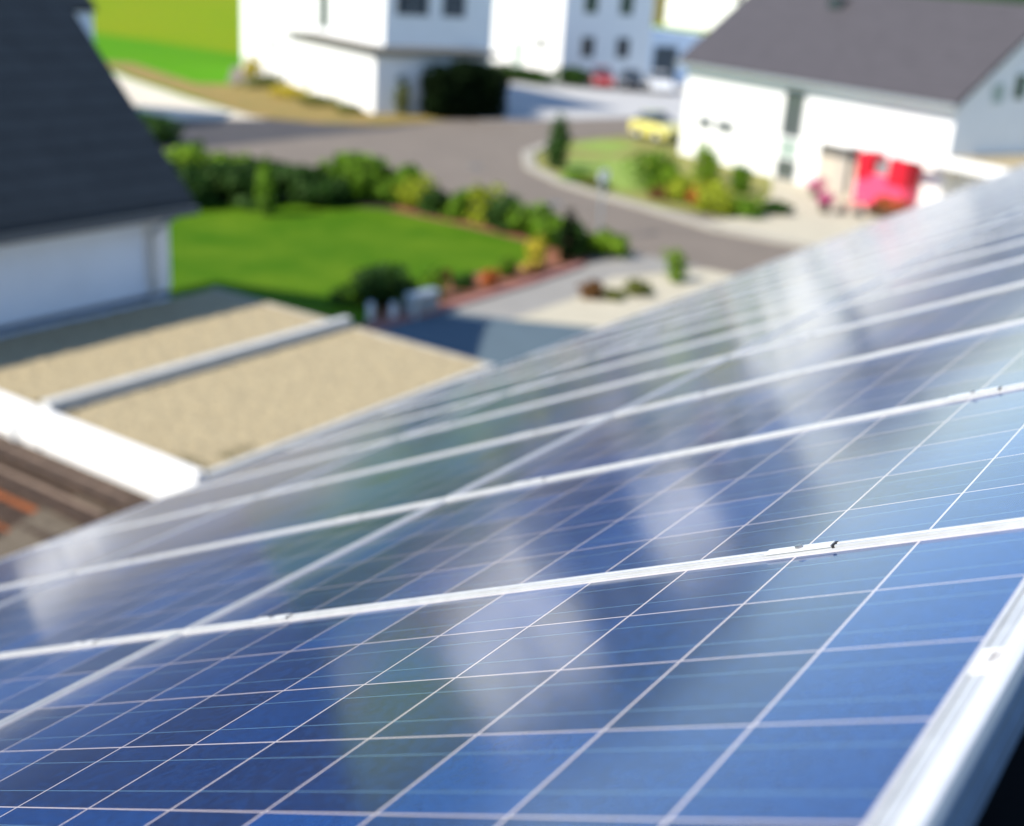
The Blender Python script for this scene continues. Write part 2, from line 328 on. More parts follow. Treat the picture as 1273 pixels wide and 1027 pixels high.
for k in range(3):
    for fx in (0.33, 1.28):
        rail.box(k * PX + fx - 0.02, k * PX + fx + 0.02, -22.2, 1.7, -0.155, -0.095)
on_roof(rail.build('mounting_rail', M_DARKALU))
e = pw(5.02, 0, -0.2)
g = MB()
for k in range(6):
    t0 = math.pi + math.pi * k / 6; t1 = math.pi + math.pi * (k + 1) / 6; r0, r1 = 0.075, 0.069
    g.hull8([(e.x + 0.06 + r0 * math.cos(t0), y0, e.z - 0.03 + r0 * math.sin(t0)), (e.x + 0.06 + r0 * math.cos(t1), y0, e.z - 0.03 + r0 * math.sin(t1)), (e.x + 0.06 + r1 * math.cos(t1), y0, e.z - 0.03 + r1 * math.sin(t1)), (e.x + 0.06 + r1 * math.cos(t0), y0, e.z - 0.03 + r1 * math.sin(t0)),
             (e.x + 0.06 + r0 * math.cos(t0), y1, e.z - 0.03 + r0 * math.sin(t0)), (e.x + 0.06 + r0 * math.cos(t1), y1, e.z - 0.03 + r0 * math.sin(t1)), (e.x + 0.06 + r1 * math.cos(t1), y1, e.z - 0.03 + r1 * math.sin(t1)), (e.x + 0.06 + r1 * math.cos(t0), y1, e.z - 0.03 + r1 * math.sin(t0))])
g.build('gutter', M_ZINC, own)
rd = pw(-0.42, 0, -0.2)
MB().extrude([(rd.x - 4.9, rd.z - 2.45), (rd.x + 0.02, rd.z - 0.02), (rd.x + 0.02, rd.z - 0.20), (rd.x - 4.9, rd.z - 2.63)], 'y', y0, y1).build('rear_roof', M_ROOFT, own)
MB().box(rd.x - 4.4, e.x - 0.5, y0 + 0.3, y1 - 0.3, 0, e.z - 0.35).build('wall', M_WHITE, own)
MB().extrude([(rd.x - 4.3, e.z - 0.34), (e.x - 0.6, e.z - 0.34), (rd.x, rd.z - 0.24)], 'y', y0 + 0.31, y1 - 0.31).build('gable', M_WHITE, own)

# one module: glass, frame, end profile where the column ends, two clamps
def frame_mesh(top_end, bottom_end):
    f = MB()
    lipL, lipS = 0.0060, 0.0028
    ym, xm = 0.0113, 0.0176
    for s in (0, 1):                                        # long bars along x, with a raised outer lip and a step
        def Y(v): return -v if s == 0 else 0.79 + v
        prof = [(Y(0.0015), -0.04), (Y(0.0015), 0.0030), (Y(0.0036), 0.0034), (Y(0.0038), -0.0012), (Y(0.0058), -0.0012), (Y(0.0060), lipL), (Y(0.0106), lipL), (Y(ym), lipL - 0.0008), (Y(ym), -0.04)]
        f.extrude(prof, 'x', -0.0215, 1.5985)
    # short bars along y: a wide lip at the upper end, a narrow one with a recessed ledge at the lower end
    f.extrude([(-0.002, -0.04), (-0.002, 0.0008), (-0.003, 0.0028), (-0.0075, 0.0030), (-0.0080, 0.0004), (-0.0104, 0.0004), (-0.0109, 0.0034), (-0.0208, 0.0036), (-0.0215, 0.0026), (-0.0215, -0.04)], 'y', -0.0014, 0.7914)
    f.extrude([(1.582, -0.04), (1.582, 0.0008), (1.583, 0.0030), (1.5894, 0.0032), (1.5902, 0.0024), (1.5902, -0.04)], 'y', -0.0014, 0.7914)
    f.box(1.5903, 1.5985, -0.0014, 0.7914, -0.03, -0.0030, 1)
    return f
def end_profile(s):
    def X(v): return -v if s == 0 else 1.58 + v
    f = MB()
    prof = [(X(0.0222), -0.043), (X(0.0222), 0.0030), (X(0.0232), 0.0038), (X(0.0375), 0.0038), (X(0.0388), 0.0026), (X(0.0410), 0.0020), (X(0.0420), 0.0004),
            (X(0.0420), -0.011), (X(0.0412), -0.0115), (X(0.0412), -0.0135), (X(0.0420), -0.014), (X(0.0420), -0.025), (X(0.0412), -0.0255), (X(0.0412), -0.0275), (X(0.0420), -0.028), (X(0.0420), -0.043)]
    f.extrude(prof, 'y', -0.0132, 0.8032)
    k = len(prof)
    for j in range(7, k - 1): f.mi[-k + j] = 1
    return f
def clamp_mesh(xc):
    c = MB(); yj = -0.0133
    c.box(xc - 0.045, xc + 0.045, yj - 0.0085, yj + 0.0085, 0.0050, 0.0072)
    c.box(xc - 0.0495, xc - 0.046, yj - 0.0080, yj + 0.0085, 0.0030, 0.0066, 1)
    c.tube((xc, yj, 0.0072), (xc, yj, 0.0104), 0.0052, n=6, i=2)
    return c
me_glass = None
shared = {}
def put(name, key, mk, m, parent):
    if key not in shared:
        o = mk().build(name, m, parent); shared[key] = o
    else:
        o = shared[key].copy(); COL.objects.link(o); o.parent = parent
    o.name = name
    return o
COLN = ['ridge column', 'middle column', 'eave column']
for b in range(-1, 27):
    for a in range(3):
        if b == -1: lab = 'solar panel directly beneath the viewer in the %s' % COLN[a]
        elif b == 0: lab = ['nearest solar panel, widest in view, with a barcode sticker on its top frame', 'nearest solar panel of the middle column, cut by the left picture edge', 'nearest solar panel of the eave column, first row from the viewer'][a]
        else: lab = 'blue solar panel in the %s, %s row from the viewer' % (COLN[a], ORD[b])
        t = thing('solar_panel', lab, 'solar panel', (0, 0, 0), 0, 'solar panels covering the roof slope')
        t.location = pw(a * PX, -b * PY, 0); t.rotation_euler = ROT
        put('cell_glass', 'glass', lambda: MB().poly([(-0.003, -0.0015, 0), (1.583, -0.0015, 0), (1.583, 0.7915, 0), (-0.003, 0.7915, 0)]), M_CELL, t)
        put('frame', 'frame', lambda: frame_mesh(0, 0), [M_ALU, M_SIDESHADE], t)
        if a == 0: put('end_profile', 'end0', lambda: end_profile(0), [M_ALU2, M_SIDESHADE], t)
        if a == 2: put('end_profile', 'end2', lambda: end_profile(1), [M_ALU2, M_SIDESHADE], t)
        put('clamp', 'cl0', lambda: clamp_mesh(0.315), [M_ALU2, M_SLOT, M_STEEL, M_ORANGE], t)
        put('clamp', 'cl1', lambda: clamp_mesh(1.335), [M_ALU2, M_SLOT, M_STEEL, M_ORANGE], t)
        if a == 0 and b == 0:
            def zs(x): return 0.0041
            def slab(mb, x0, x1, y0, y1, o0, o1):
                mb.hull8([(x0, y0, zs(x0) + o0), (x1, y0, zs(x1) + o0), (x1, y1, zs(x1) + o0), (x0, y1, zs(x0) + o0), (x0, y0, zs(x0) + o1), (x1, y0, zs(x1) + o1), (x1, y1, zs(x1) + o1), (x0, y1, zs(x0) + o1)]); return mb
            stk = slab(MB(), -0.034, -0.0086, 0.352, 0.402, 0.0, 0.0003).build('sticker', M_STICK, t)
            bc = MB(); rng = random.Random(4); y = 0.357
            while y < 0.381:
                wd = rng.choice((0.0006, 0.0012, 0.0018)); slab(bc, -0.0250, -0.0165, y, y + wd, 0.0003, 0.0006); y += wd + rng.choice((0.0008, 0.0014))
            y = 0.357
            while y < 0.378: slab(bc, -0.0285, -0.0265, y, y + 0.0011, 0.0003, 0.0006); y += 0.0019
            slab(bc, -0.0150, -0.0105, 0.3915, 0.3985, 0.0003, 0.0006)
            bc.build('barcode', M_INK, stk)

# ------------------------------------------------------------------ vegetation
def foliage(blobs, n, size, seed, up=0.25):
    r = random.Random(seed); mb = MB()
    vol = [bb[3] * bb[4] * bb[5] for bb in blobs]; tot = sum(vol)
    for bb, vv in zip(blobs, vol):
        for _ in range(max(12, int(n * vv / tot))):
            while True:
                p = Vector((r.uniform(-1, 1), r.uniform(-1, 1), r.uniform(-1, 1)))
                if 0.02 < p.length <= 1: break
            q = p.normalized() * (p.length ** 0.45) * r.uniform(0.86, 1.10)
            c = Vector((bb[0] + q.x * bb[3], bb[1] + q.y * bb[4], max(0.03, bb[2] + q.z * bb[5])))
            nrm = (q.normalized() + Vector((r.uniform(-1, 1), r.uniform(-1, 1), r.uniform(-1, 1) + up)) * 0.8).normalized()
            u = nrm.orthogonal().normalized(); u = Matrix.Rotation(r.uniform(0, 6.28), 3, nrm) @ u; v = nrm.cross(u)
            s = size * r.uniform(0.6, 1.4); l = s * r.uniform(1.2, 1.9)
            mb.poly([c - u * s * 0.5, c + v * l * 0.35 - u * s * 0.1, c + u * s * 0.5 + v * l * 0.1, c - v * l * 0.5])
    return mb
def shrub(name, label, cat, x, y, h, wd, m, seed, group=None, n=520, size=0.16, tall=False, dp=None, rotz=0.0, lean=0.0):
    t = thing(name, label, cat, (x, y, 0), rotz, group); r = random.Random(seed); dp = dp or wd
    bl = []
    if tall:
        k = 6
        for j in range(k):
            f = (j + 0.5) / k; rr = wd * 0.5 * (0.75 + 0.35 * math.sin(math.pi * min(1, f * 1.05)) - 0.55 * max(0, f - 0.55))
            bl.append((r.uniform(-.05, .05), r.uniform(-.05, .05), h * f, max(0.12, rr), max(0.12, rr), h / k * 0.9))
    else:
        nb = max(4, int(3 + wd * 1.6))
        for j in range(nb):
            f = r.uniform(0.30, 0.72)
            bl.append((r.uniform(-.32, .32) * wd, r.uniform(-.30, .30) * dp, h * f, wd * r.uniform(.20, .34), dp * r.uniform(.20, .34), h * r.uniform(.20, .33)))
        bl.append((0, 0, h * 0.42, wd * 0.38, dp * 0.38, h * 0.42))
        for j in range(4):
            bl.append((r.uniform(-.3, .3) * wd, r.uniform(-.3, .3) * dp, h * 0.18, wd * 0.26, dp * 0.26, h * 0.2))
    foliage(bl, n, size, seed).build('foliage', m, t)
    sm = MB()
    for j in range(1 if tall else 4):
        a = r.uniform(0, 6.28); q = 0 if tall else wd * 0.16
        sm.tube((0.04 * math.cos(a), 0.04 * math.sin(a), 0), (q * math.cos(a), q * math.sin(a), h * 0.6), 0.035 if not tall else 0.06, 0.012)
    sm.build('stem', M_BARK, t)
    return t

# ------------------------------------------------------------------ buildings
def facing(parent, name, x0, x1, z0, z1, yw, side=-1, m=None, fm=None, bars=0, axis='x', sill=False):
    """window on a wall lying in plane y = yw (axis 'x') or x = yw (axis 'y'); side is the outward direction."""
    fm = fm or M_FRAMEG; m = m or M_GLASS
    f = MB(); o = 0.05 * side; w_ = 0.07
    def bx(mb, a0, a1, b0, b1, c0, c1):
        if axis == 'x': mb.box(a0, a1, min(c0, c1), max(c0, c1), b0, b1)
        else: mb.box(min(c0, c1), max(c0, c1), a0, a1, b0, b1)
    bx(f, x0 - w_, x1 + w_, z1, z1 + w_, yw - 0.02 * side, yw + o); bx(f, x0 - w_, x1 + w_, z0 - w_, z0, yw - 0.02 * side, yw + o)
    bx(f, x0 - w_, x0, z0, z1, yw - 0.02 * side, yw + o); bx(f, x1, x1 + w_, z0, z1, yw - 0.02 * side, yw + o)
    for k in range(bars):
        c = x0 + (x1 - x0) * (k + 1) / (bars + 1); bx(f, c - 0.035, c + 0.035, z0, z1, yw - 0.02 * side, yw + o * 0.9)
    fr = f.build(name, fm, parent)
    p = MB(); bx(p, x0, x1, z0, z1, yw - 0.02 * side, yw + 0.012 * side); p.build('pane', m, fr)
    if sill:
        s = MB(); bx(s, x0 - 0.12, x1 + 0.12, z0 - w_ - 0.04, z0 - w_, yw - 0.02 * side, yw + 0.14 * side); s.build('sill', M_ZINC, fr)
    return fr

# --- left house: anthracite roof, shaded white wall
lh = thing('house', 'left house with steep anthracite tiled roof and shaded white side wall', 'house', (0, 0, 0))
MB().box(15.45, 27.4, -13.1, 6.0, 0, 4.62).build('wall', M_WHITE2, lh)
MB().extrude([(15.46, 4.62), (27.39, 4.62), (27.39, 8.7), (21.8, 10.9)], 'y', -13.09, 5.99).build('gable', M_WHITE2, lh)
def slope(xe, ze, xr, zr, ya, yb, th=0.2):
    return MB().extrude([(xe, ze), (xr, zr), (xr, zr - th), (xe, ze - th)], 'y', ya, yb)
slope(14.93, 4.66, 21.8, 11.25, -13.22, 6.4).build('roof', M_DARKR, lh)
slope(28.0, 8.9, 21.806, 11.25, -13.22, 6.4).build('rear_roof', M_DARKR, lh)
MB().box(21.65, 21.96, -13.25, 6.4, 11.13, 11.31).build('ridge_tile', M_DARKR, lh)
MB().box(14.79, 14.92, -13.2, 6.4, 4.45, 4.57).build('gutter', M_DKG, lh)
dp_ = MB(); dp_.tube((14.86, -12.72, 4.45), (15.36, -12.72, 4.12), 0.05); dp_.tube((15.36, -12.72, 4.15), (15.36, -12.72, 3.02), 0.04); dp_.build('downpipe', M_ZINC, lh)
MB().box(15.41, 15.447, -13.1, 6.0, 3.02, 3.09).build('flashing', M_DKG, lh)
MB().box(15.41, 15.448, -13.1, -12.62, 3.17, 4.40).build('corner_trim', M_WHITE, lh)
MB().box(15.2, 15.45, -13.15, 6.0, 4.44, 4.475).build('soffit', M_DKG, lh)

# --- two flat-roofed garages with gravel
def garage(x0, x1, label, first):
    t = thing('garage', label, 'garage', (0, 0, 0), 0, 'gravel roofed garages below the left house')
    MB().box(x0, x1, -13.98, -8.36, 0, 2.96).build('wall', M_WHITE, t)
    gr = MB(); rng = random.Random(7 if first else 8); n = 40; m_ = 80
    X = [x0 + 0.07 + (x1 - x0 - 0.14) * i / n for i in range(n + 1)]; Y = [-13.90 + 5.46 * j / m_ for j in range(m_ + 1)]
    for i in range(n + 1):
        for j in range(m_ + 1): gr.v.append((X[i], Y[j], 2.985 + rng.uniform(-0.011, 0.011)))
    for i in range(n):
        for j in range(m_):
            k = i * (m_ + 1) + j; gr.f.append((k, k + m_ + 1, k + m_ + 2, k + 1)); gr.mi.append(0)
    gr.build('gravel', M_GRAVEL, t)
    c = MB(); c.box(x0 - 0.02, x1 + 0.02, -8.44, -8.32, 2.60, 3.06); c.build('fascia', M_WHITE, t)
    MB().box(x0, x1, -14.02, -13.95, 2.80, 2.995).build('rear_edge', M_KERB, t)
    return t
ga = garage(9.50, 12.28, 'near garage with beige gravel roof ending in a bright white fascia', True)
MB().box(12.215, 12.365, -13.95, -8.46, 2.99, 3.14).build('coping', M_COPE, ga)
MB().box(9.45, 9.53, -13.97, -8.48, 2.80, 3.02).build('side_edge', M_COPE, ga)
gb = garage(12.34, 15.38, 'far garage with gravel roof partly shaded by the left house wall', False)
MB().tube((12.74, -8.29, 0), (12.74, -8.29, 2.9), 0.03).build('downpipe', M_WHITE, gb)
ms = foliage([(9.9, -8.62, 3.0, 0.32, 0.10, 0.025), (9.75, -9.2, 3.0, 0.12, 0.3, 0.02), (12.05, -8.6, 3.0, 0.08, 0.12, 0.03), (12.6, -8.58, 3.0, 0.2, 0.07, 0.03)], 420, 0.02, 5, 1.0)
mo = ms.build('moss', M_MOSS, ga); mo['kind'] = 'stuff'

# --- lean-to shed with old brown tiles below the garage fascia
sh = thing('shed', 'old shed roof of weathered brown tiles below the white garage fascia', 'shed', (0, 0, 0))
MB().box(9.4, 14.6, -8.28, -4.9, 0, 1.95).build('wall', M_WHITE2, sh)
tl = MB()
for k in range(9):                                   # overlapping courses running along the fascia
    ya = -8.30 + k * 0.36; yb = ya + 0.40; z = 2.56 - k * 0.125
    tl.hull8([(9.2, ya, z - 0.06), (14.8, ya, z - 0.06), (14.8, yb, z - 0.085), (9.2, yb, z - 0.085), (9.2, ya, z), (14.8, ya, z), (14.8, yb, z + 0.02), (9.2, yb, z + 0.02)])
    for j in range(14):
        xx = 9.3 + j * 0.41
        tl.tube((xx, ya + 0.02, z - 0.005), (xx, yb - 0.02, z + 0.012), 0.022, n=6)
tl.build('tile_field', M_WOOD, sh)
M_BAT = mat('pale_batten', (0.22, 0.16, 0.125), 0.8, 0.4, 6)
for y, z in ((-8.10, 2.555), (-7.80, 2.45)):
    MB().tube((10.4, y, z), (14.7, y, z), 0.028, n=8).build('batten', M_BAT, sh)
MB().hull8([(11.24, -7.80, 2.1), (13.4, -7.80, 2.1), (13.4, -7.15, 2.1), (11.24, -7.15, 2.1), (11.24, -7.80, 2.44), (13.4, -7.80, 2.445), (13.4, -7.15, 2.20), (11.24, -7.15, 2.19)]).build('clay_tile', M_RUST, sh, bevel=0.01)
MB().hull8([(10.0, -7.78, 2.05), (11.22, -7.78, 2.05), (11.10, -6.4, 2.0), (10.0, -6.2, 2.0), (10.1, -7.74, 2.40), (11.20, -7.74, 2.45), (11.02, -6.45, 2.16), (10.1, -6.25, 2.10)]).build('ridge_slab', M_SLAB, sh, bevel=0.015)
MB().hull8([(9.3, -8.27, 2.1), (11.1, -7.96, 2.1), (11.1, -7.83, 2.1), (9.3, -7.83, 2.1), (9.3, -8.26, 2.51), (11.05, -7.95, 2.47), (11.05, -7.84, 2.43), (9.3, -7.84, 2.43)]).build('edge_slab', M_SLAB, sh)

# --- right house
TH = R(155.75)
rh = thing('house', 'right house with white front, tall strip window and dark grey tiled roof', 'house', (28.1, -57.0, 0), TH)
W_, D_ = 16.6, 8.6
MB().box(0, W_, 0, D_, 0, 4.72).build('wall', M_WHITE, rh)
RZ = 8.35
MB().extrude([(0.01, 4.72), (D_ - 0.01, 4.72), (D_ / 2, RZ - 0.25)], 'x', 0.01, W_ - 0.01).build('gable', M_WHITE, rh)
MB().extrude([(-0.45, 4.62), (D_ / 2, RZ), (D_ / 2, RZ - 0.22), (-0.45, 4.40)], 'x', -0.35, W_ + 0.35).build('roof', M_GREYR, rh)
MB().extrude([(D_ + 0.45, 4.62), (D_ / 2 + 0.004, RZ), (D_ / 2 + 0.004, RZ - 0.22), (D_ + 0.45, 4.40)], 'x', -0.35, W_ + 0.35).build('rear_roof', M_GREYR, rh)
MB().box(-0.34, W_ + 0.34, -0.58, -0.46, 4.34, 4.52).build('gutter', M_ZINC, rh)
MB().box(-0.3, W_ + 0.3, -0.44, -0.003, 4.36, 4.395).build('soffit', M_FRAMEW, rh)
facing(rh, 'window', 1.35, 2.25, 1.62, 2.0, 0.0, m=M_GLASS2); facing(rh, 'window', 2.75, 3.85, 1.62, 2.0, 0.0, m=M_GLASS2)
facing(rh, 'window', 7.2, 8.35, 2.05, 3.95, 0.0, m=M_GLASS2); facing(rh, 'panel', 7.2, 8.35, 1.05, 1.85, 0.0, m=M_PALEGL, fm=M_FRAMEW); facing(rh, 'window', 7.2, 8.35, 0.12, 0.9, 0.0, m=M_GLASS2)
M_BEI = mat('beige_recess', (0.52, 0.46, 0.38), 0.8, 0.1, 2)
al = MB(); al.box(9.75, 12.0, -0.05, -0.004, 0, 2.1); al.build('entrance_surround', M_BEI, rh)
dr = MB().box(10.9, 11.75, -0.10, -0.051, 0.02, 2.02).build('door', mat('greige_door', (0.42, 0.38, 0.33), 0.6), rh)
MB().box(11.60, 11.78, -0.13, -0.101, 0.1, 2.0).build('side_light', M_GLASS, dr)
MB().box(9.7, 12.1, -0.75, -0.004, 2.14, 2.22).build('door_canopy', M_FRAMEW, rh)
facing(rh, 'window', 1.9, 2.6, 4.6, 5.3, W_, side=1, axis='y', fm=M_FRAMEW, m=M_PALEGL)
facing(rh, 'window', 3.2, 3.9, 4.75, 5.7, W_, side=1, axis='y', fm=M_FRAMEW)
vp = MB(); vp.box(5.7, 6.5, 3.2, 3.75, 7.55, 8.05); vp.build('roof_window', M_GLASS, rh)
# flat roofed annex right of it
an = thing('garage', 'white flat roofed garage with gravel top attached to the right house', 'garage', (28.1, -57.0, 0), TH)
MB().box(W_ + 0.02, 26, 0.9, 7.5, 0, 2.42).build('wall', M_WHITE, an)
MB().box(16.0, 26.3, -1.0, 7.6, 2.25, 2.30).build('soffit', mat('soffit_board', (0.55, 0.52, 0.42), 0.8), an)
fs = MB(); fs.box(15.2, 26.4, -1.06, -0.94, 2.20, 2.62); fs.box(26.28, 26.4, -0.93, 7.6, 2.2, 2.62); fs.build('fascia', M_WHITE, an)
MB().box(W_ + 0.03, 26.2, -0.9, 7.5, 2.42, 2.52).build('gravel', M_GRAVEL, an)
for x in (15.4, 20.6, 26.0): MB().tube((x, -0.85, 0), (x, -0.85, 2.25), 0.06).build('post', M_FRAMEW, an)

# --- house B with its garage block
TB = R(156.4)
gbk = thing('garage', 'white garage block with thin dark flat roof in front of the large white house', 'garage', (46.07, -54.19, 0), TB)
MB().box(-12.5, 0, 0, 7.4, 0, 3.28).build('wall', M_WHITE, gbk)
MB().box(-12.75, 0.45, -0.30, 7.9, 3.284, 3.56).build('roof', mat('dark_roof_felt', (0.14, 0.13, 0.11), 0.9, 0.2, 2), gbk)
facing(gbk, 'window', -9.7, -9.0, 0.2, 1.5, 0.0, fm=M_FRAMEW, m=M_PALEGL)
hb = thing('house', 'large white house with grey strip window behind the garage block', 'house', (46.07, -54.19, 0), TB)
MB().box(-25.4, -2.0, 7.41, 8.7, 0, 3.58).build('base_wall', M_WHITE, hb)
MB().box(-25.4, -12.76, 1.5, 7.40, 0, 3.58).build('side_wall', M_WHITE, hb)
MB().box(-25.4, -2.0, 1.5, 8.75, 3.585, 8.7).build('wall', M_WHITE, hb)
MB().box(-25.7, -1.7, 1.2, 9.05, 8.705, 8.95).build('roof', M_FRAMEG, hb)
facing(hb, 'window', -11.2, -9.9, 4.0, 7.8, 1.5, bars=0)
facing(hb, 'window', -17.5, -16.0, 5.9, 7.4, 1.5)
facing(hb, 'window', 2.25, 4.25, 5.4, 7.3, -2.0, side=1, axis='y', bars=1); facing(hb, 'window', 5.3, 6.7, 5.4, 7.3, -2.0, side=1, axis='y', bars=1)
facing(hb, 'window', -23.2, -22.2, 1.9, 3.0, 1.5, fm=M_FRAMEW, m=M_PALEGL); facing(hb, 'window', -19.7, -18.4, 1.6, 2.8, 1.5, fm=M_FRAMEW, m=M_PALEGL)

# --- house C
hc = thing('house', 'white two storey house with shaded side wall behind the parked cars', 'house', (52.79, -84.49, 0), TB)
MB().box(-10.8, 0, 0, 8.8, 0, 8.4).build('wall', M_WHITE, hc)
MB().extrude([(-0.5, 8.3), (4.4, 10.3), (9.3, 8.3), (9.3, 8.1), (4.4, 10.1), (-0.5, 8.1)], 'x', -11.2, 0.4).build('roof', M_GREYR, hc)
MB().box(-9, -0.4, 8.81, 15.5, 0, 4.0).build('annex', M_WHITE2, hc)
for y in (1.9, 5.4):
    facing(hc, 'window', y, y + 1.15, 5.35, 7.0, 0.0, side=1, axis='y'); facing(hc, 'window', y, y + 1.15, 2.0, 3.45, 0.0, side=1, axis='y')
facing(hc, 'window', -4.9, -3.5, 5.2, 5.8, 0.0, fm=M_FRAMEW, m=M_PALEGL); facing(hc, 'window', -3.4, -2.5, 2.2, 3.2, 0.0, fm=M_FRAMEW)
facing(hc, 'window', -6.9, -5.6, 0.6, 2.6, 0.0, fm=M_FRAMEW, m=M_PALEGL)
facing(hc, 'garage_door', 9.6, 12.0, 0.1, 2.9, -0.4, side=1, axis='y', m=M_DKG)

# --- house D behind the left roof, throwing its shade over the side road
hd = thing('house', 'house half hidden behind the left roof, pale wall under a dark eave', 'house', (0, 0, 0))
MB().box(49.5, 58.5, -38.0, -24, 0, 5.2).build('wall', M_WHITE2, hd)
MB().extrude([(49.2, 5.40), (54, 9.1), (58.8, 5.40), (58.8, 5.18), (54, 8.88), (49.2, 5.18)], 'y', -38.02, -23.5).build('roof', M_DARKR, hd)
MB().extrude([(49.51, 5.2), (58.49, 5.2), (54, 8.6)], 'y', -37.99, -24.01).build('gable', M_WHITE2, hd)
facing(hd, 'window', -36.0, -34.8, 2.6, 4.0, 49.5, side=-1, axis='y')

# --- far yellow and white houses beyond
he = thing('house', 'far white house with sunlit front beyond the two storey house', 'house', (106, -207, 0), TB)
MB().box(-2.5, 22, 0, 12, 0, 9.0).build('wall', M_WHITE, he)
MB().extrude([(-0.6, 8.9), (6, 12), (12.6, 8.9), (12.6, 8.7), (6, 11.8), (-0.6, 8.7)], 'x', -2.9, 22.5).build('roof', M_GREYR, he)
facing(he, 'window', 12, 13.5, 5, 6.4, 0.0); facing(he, 'window', 16, 17.5, 5, 6.4, 0.0)
hf = thing('house', 'far yellow house beside the far white house', 'house', (113.5, -208.5, 0), TB)
M_YELH = mat('yellow_render', (0.72, 0.48, 0.15), 0.85, 0.05, 1)
MB().box(-2.5, 3.2, 0, 8, 0, 8.0).build('wall', M_YELH, hf)
MB().extrude([(-0.6, 7.9), (4, 10.4), (8.6, 7.9), (8.6, 7.7), (4, 10.2), (-0.6, 7.7)], 'x', -3, 3.7).build('roof', M_GREYR, hf)
facing(hf, 'window', -1, 0.2, 4.6, 6, 0.0)

# ------------------------------------------------------------------ garden plants
# tall hedge at the lawn; leaf colours paint its shaded face and sunlit tops
hedge = [(34.2, -26.8, 1.45, 3.4, L_DARK), (33.0, -28.8, 1.5, 3.2, L_DARK), (31.7, -30.7, 1.5, 3.0, L_DARK), (30.5, -32.4, 1.35, 3.0, L_DARK), (29.4, -33.7, 1.9, 2.4, L_MID), (28.3, -34.6, 1.5, 2.1, L_MID),
         (34.4, -29.4, 1.75, 2.6, L_BRIGHT), (32.9, -31.3, 1.7, 2.4, L_BRIGHT)]
hl = ['dark hedge bush beside the left house roof corner', 'dark tall hedge bush, second from the left roof', 'dark hedge bush behind the thin green shrub', 'dark low hedge bush between two green topped bushes',
      'bright green rounded hedge bush at the middle of the lawn edge', 'green hedge bush where the tall hedge ends', 'added bright shrub standing in for the sunlit hedge top near the left roof', 'added tall bright shrub standing in for the sunlit top of the middle hedge']
for k, ((x, y, h, wd, m), lb) in enumerate(zip(hedge, hl)):
    shrub('hedge_bush', lb, 'bush', x, y, h, wd, m, 20 + k, 'tall hedge along the lawn', n=2600, size=0.2)
shrub('thin_shrub', 'thin upright green shrub standing on the lawn in front of the hedge', 'shrub', 29.6, -29.3, 1.9, 0.7, L_MID, 31, n=420, size=0.14, tall=True)
row = [(27.2, -34.4, 1.25, 1.5, L_LIME), (26.0, -34.3, 1.1, 1.3, L_DARK), (25.0, -34.2, 1.2, 1.2, L_MID), (24.0, -34.2, 1.55, 1.3, L_LIME), (23.1, -34.0, 1.35, 1.4, L_DARK), (22.2, -33.8, 1.3, 1.3, L_MID), (21.2, -33.6, 1.25, 1.4, L_MID),
       (20.3, -33.1, 1.2, 1.3, L_MID), (19.5, -32.6, 1.15, 1.4, L_DARK), (18.7, -33.6, 0.8, 1.6, L_BRIGHT)]
rl = ['lime green shrub next to the end of the tall hedge', 'dark green shrub between two lighter shrubs by the road', 'mid green shrub left of the tall lime shrub', 'tallest lime green shrub in the roadside row', 'dark green shrub right of the tall lime shrub',
      'mid green shrub in the middle of the roadside row', 'green shrub near the red mulch edge of the lawn', 'mid green shrub close to the lawn corner', 'dark upright shrub at the lawn corner by the driveway', 'low bright green shrub at the end of the roadside row']
for k, ((x, y, h, wd, m), lb) in enumerate(zip(row, rl)):
    shrub('roadside_shrub', lb, 'shrub', x, y, h, wd, m, 50 + k, 'shrubs in a row between lawn and road', n=620, size=0.15)
shrub('columnar_shrub', 'slim dark conifer at the lawn corner beside the driveway', 'shrub', 19.0, -31.6, 1.6, 0.55, L_BLACK, 61, n=360, size=0.12, tall=True)
shrub('dark_bush', 'large dark shaded bush at the near corner of the lawn', 'bush', 19.9, -23.7, 1.1, 1.9, L_DARK, 62, n=1500, size=0.15)
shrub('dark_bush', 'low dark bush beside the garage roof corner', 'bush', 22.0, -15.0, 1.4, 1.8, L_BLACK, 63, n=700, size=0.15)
bed = [(19.25, -25.3, 0.95, 0.9, L_MID, 'mid green shrub beside the large dark bush'), (19.1, -26.5, 0.6, 0.6, L_DARK, 'small dark shrub in the red mulch bed'), (18.9, -27.4, 0.55, 0.55, L_OR, 'small orange flowering plant in the mulch bed'),
       (19.2, -28.6, 0.75, 0.7, L_MID, 'green shrub in the mulch bed left of the yellow one'), (19.0, -29.9, 1.15, 0.8, L_YEL, 'yellow leaved shrub at the lawn end of the mulch bed'), (18.7, -29.4, 0.4, 0.5, L_BROWN, 'small brown plant under the yellow shrub'), (20.1, -26.9, 0.35, 0.5, L_BROWN, 'low brown plant at the lawn edge')]
for k, (x, y, h, wd, m, lb) in enumerate(bed): shrub('bed_plant', lb, 'plant', x, y, h, wd, m, 70 + k, 'plants in the mulch bed by the driveway', n=260, size=0.11)
dvp = [(16.25, -28.5, 0.6, 0.75, L_BROWN, 'brownish round shrub on the driveway edge'), (15.75, -28.9, 0.25, 0.8, L_OLIVE, 'flat olive plant between the driveway shrubs'), (15.45, -29.8, 0.45, 1.0, L_OLIVE, 'low olive brown shrub on the driveway edge'), (15.5, -32.1, 1.15, 0.75, L_BRIGHT, 'upright bright green shrub at the street end of the driveway')]
for k, (x, y, h, wd, m, lb) in enumerate(dvp): shrub('driveway_plant', lb, 'plant', x, y, h, wd, m, 90 + k, 'plants along the driveway', n=320, size=0.11)
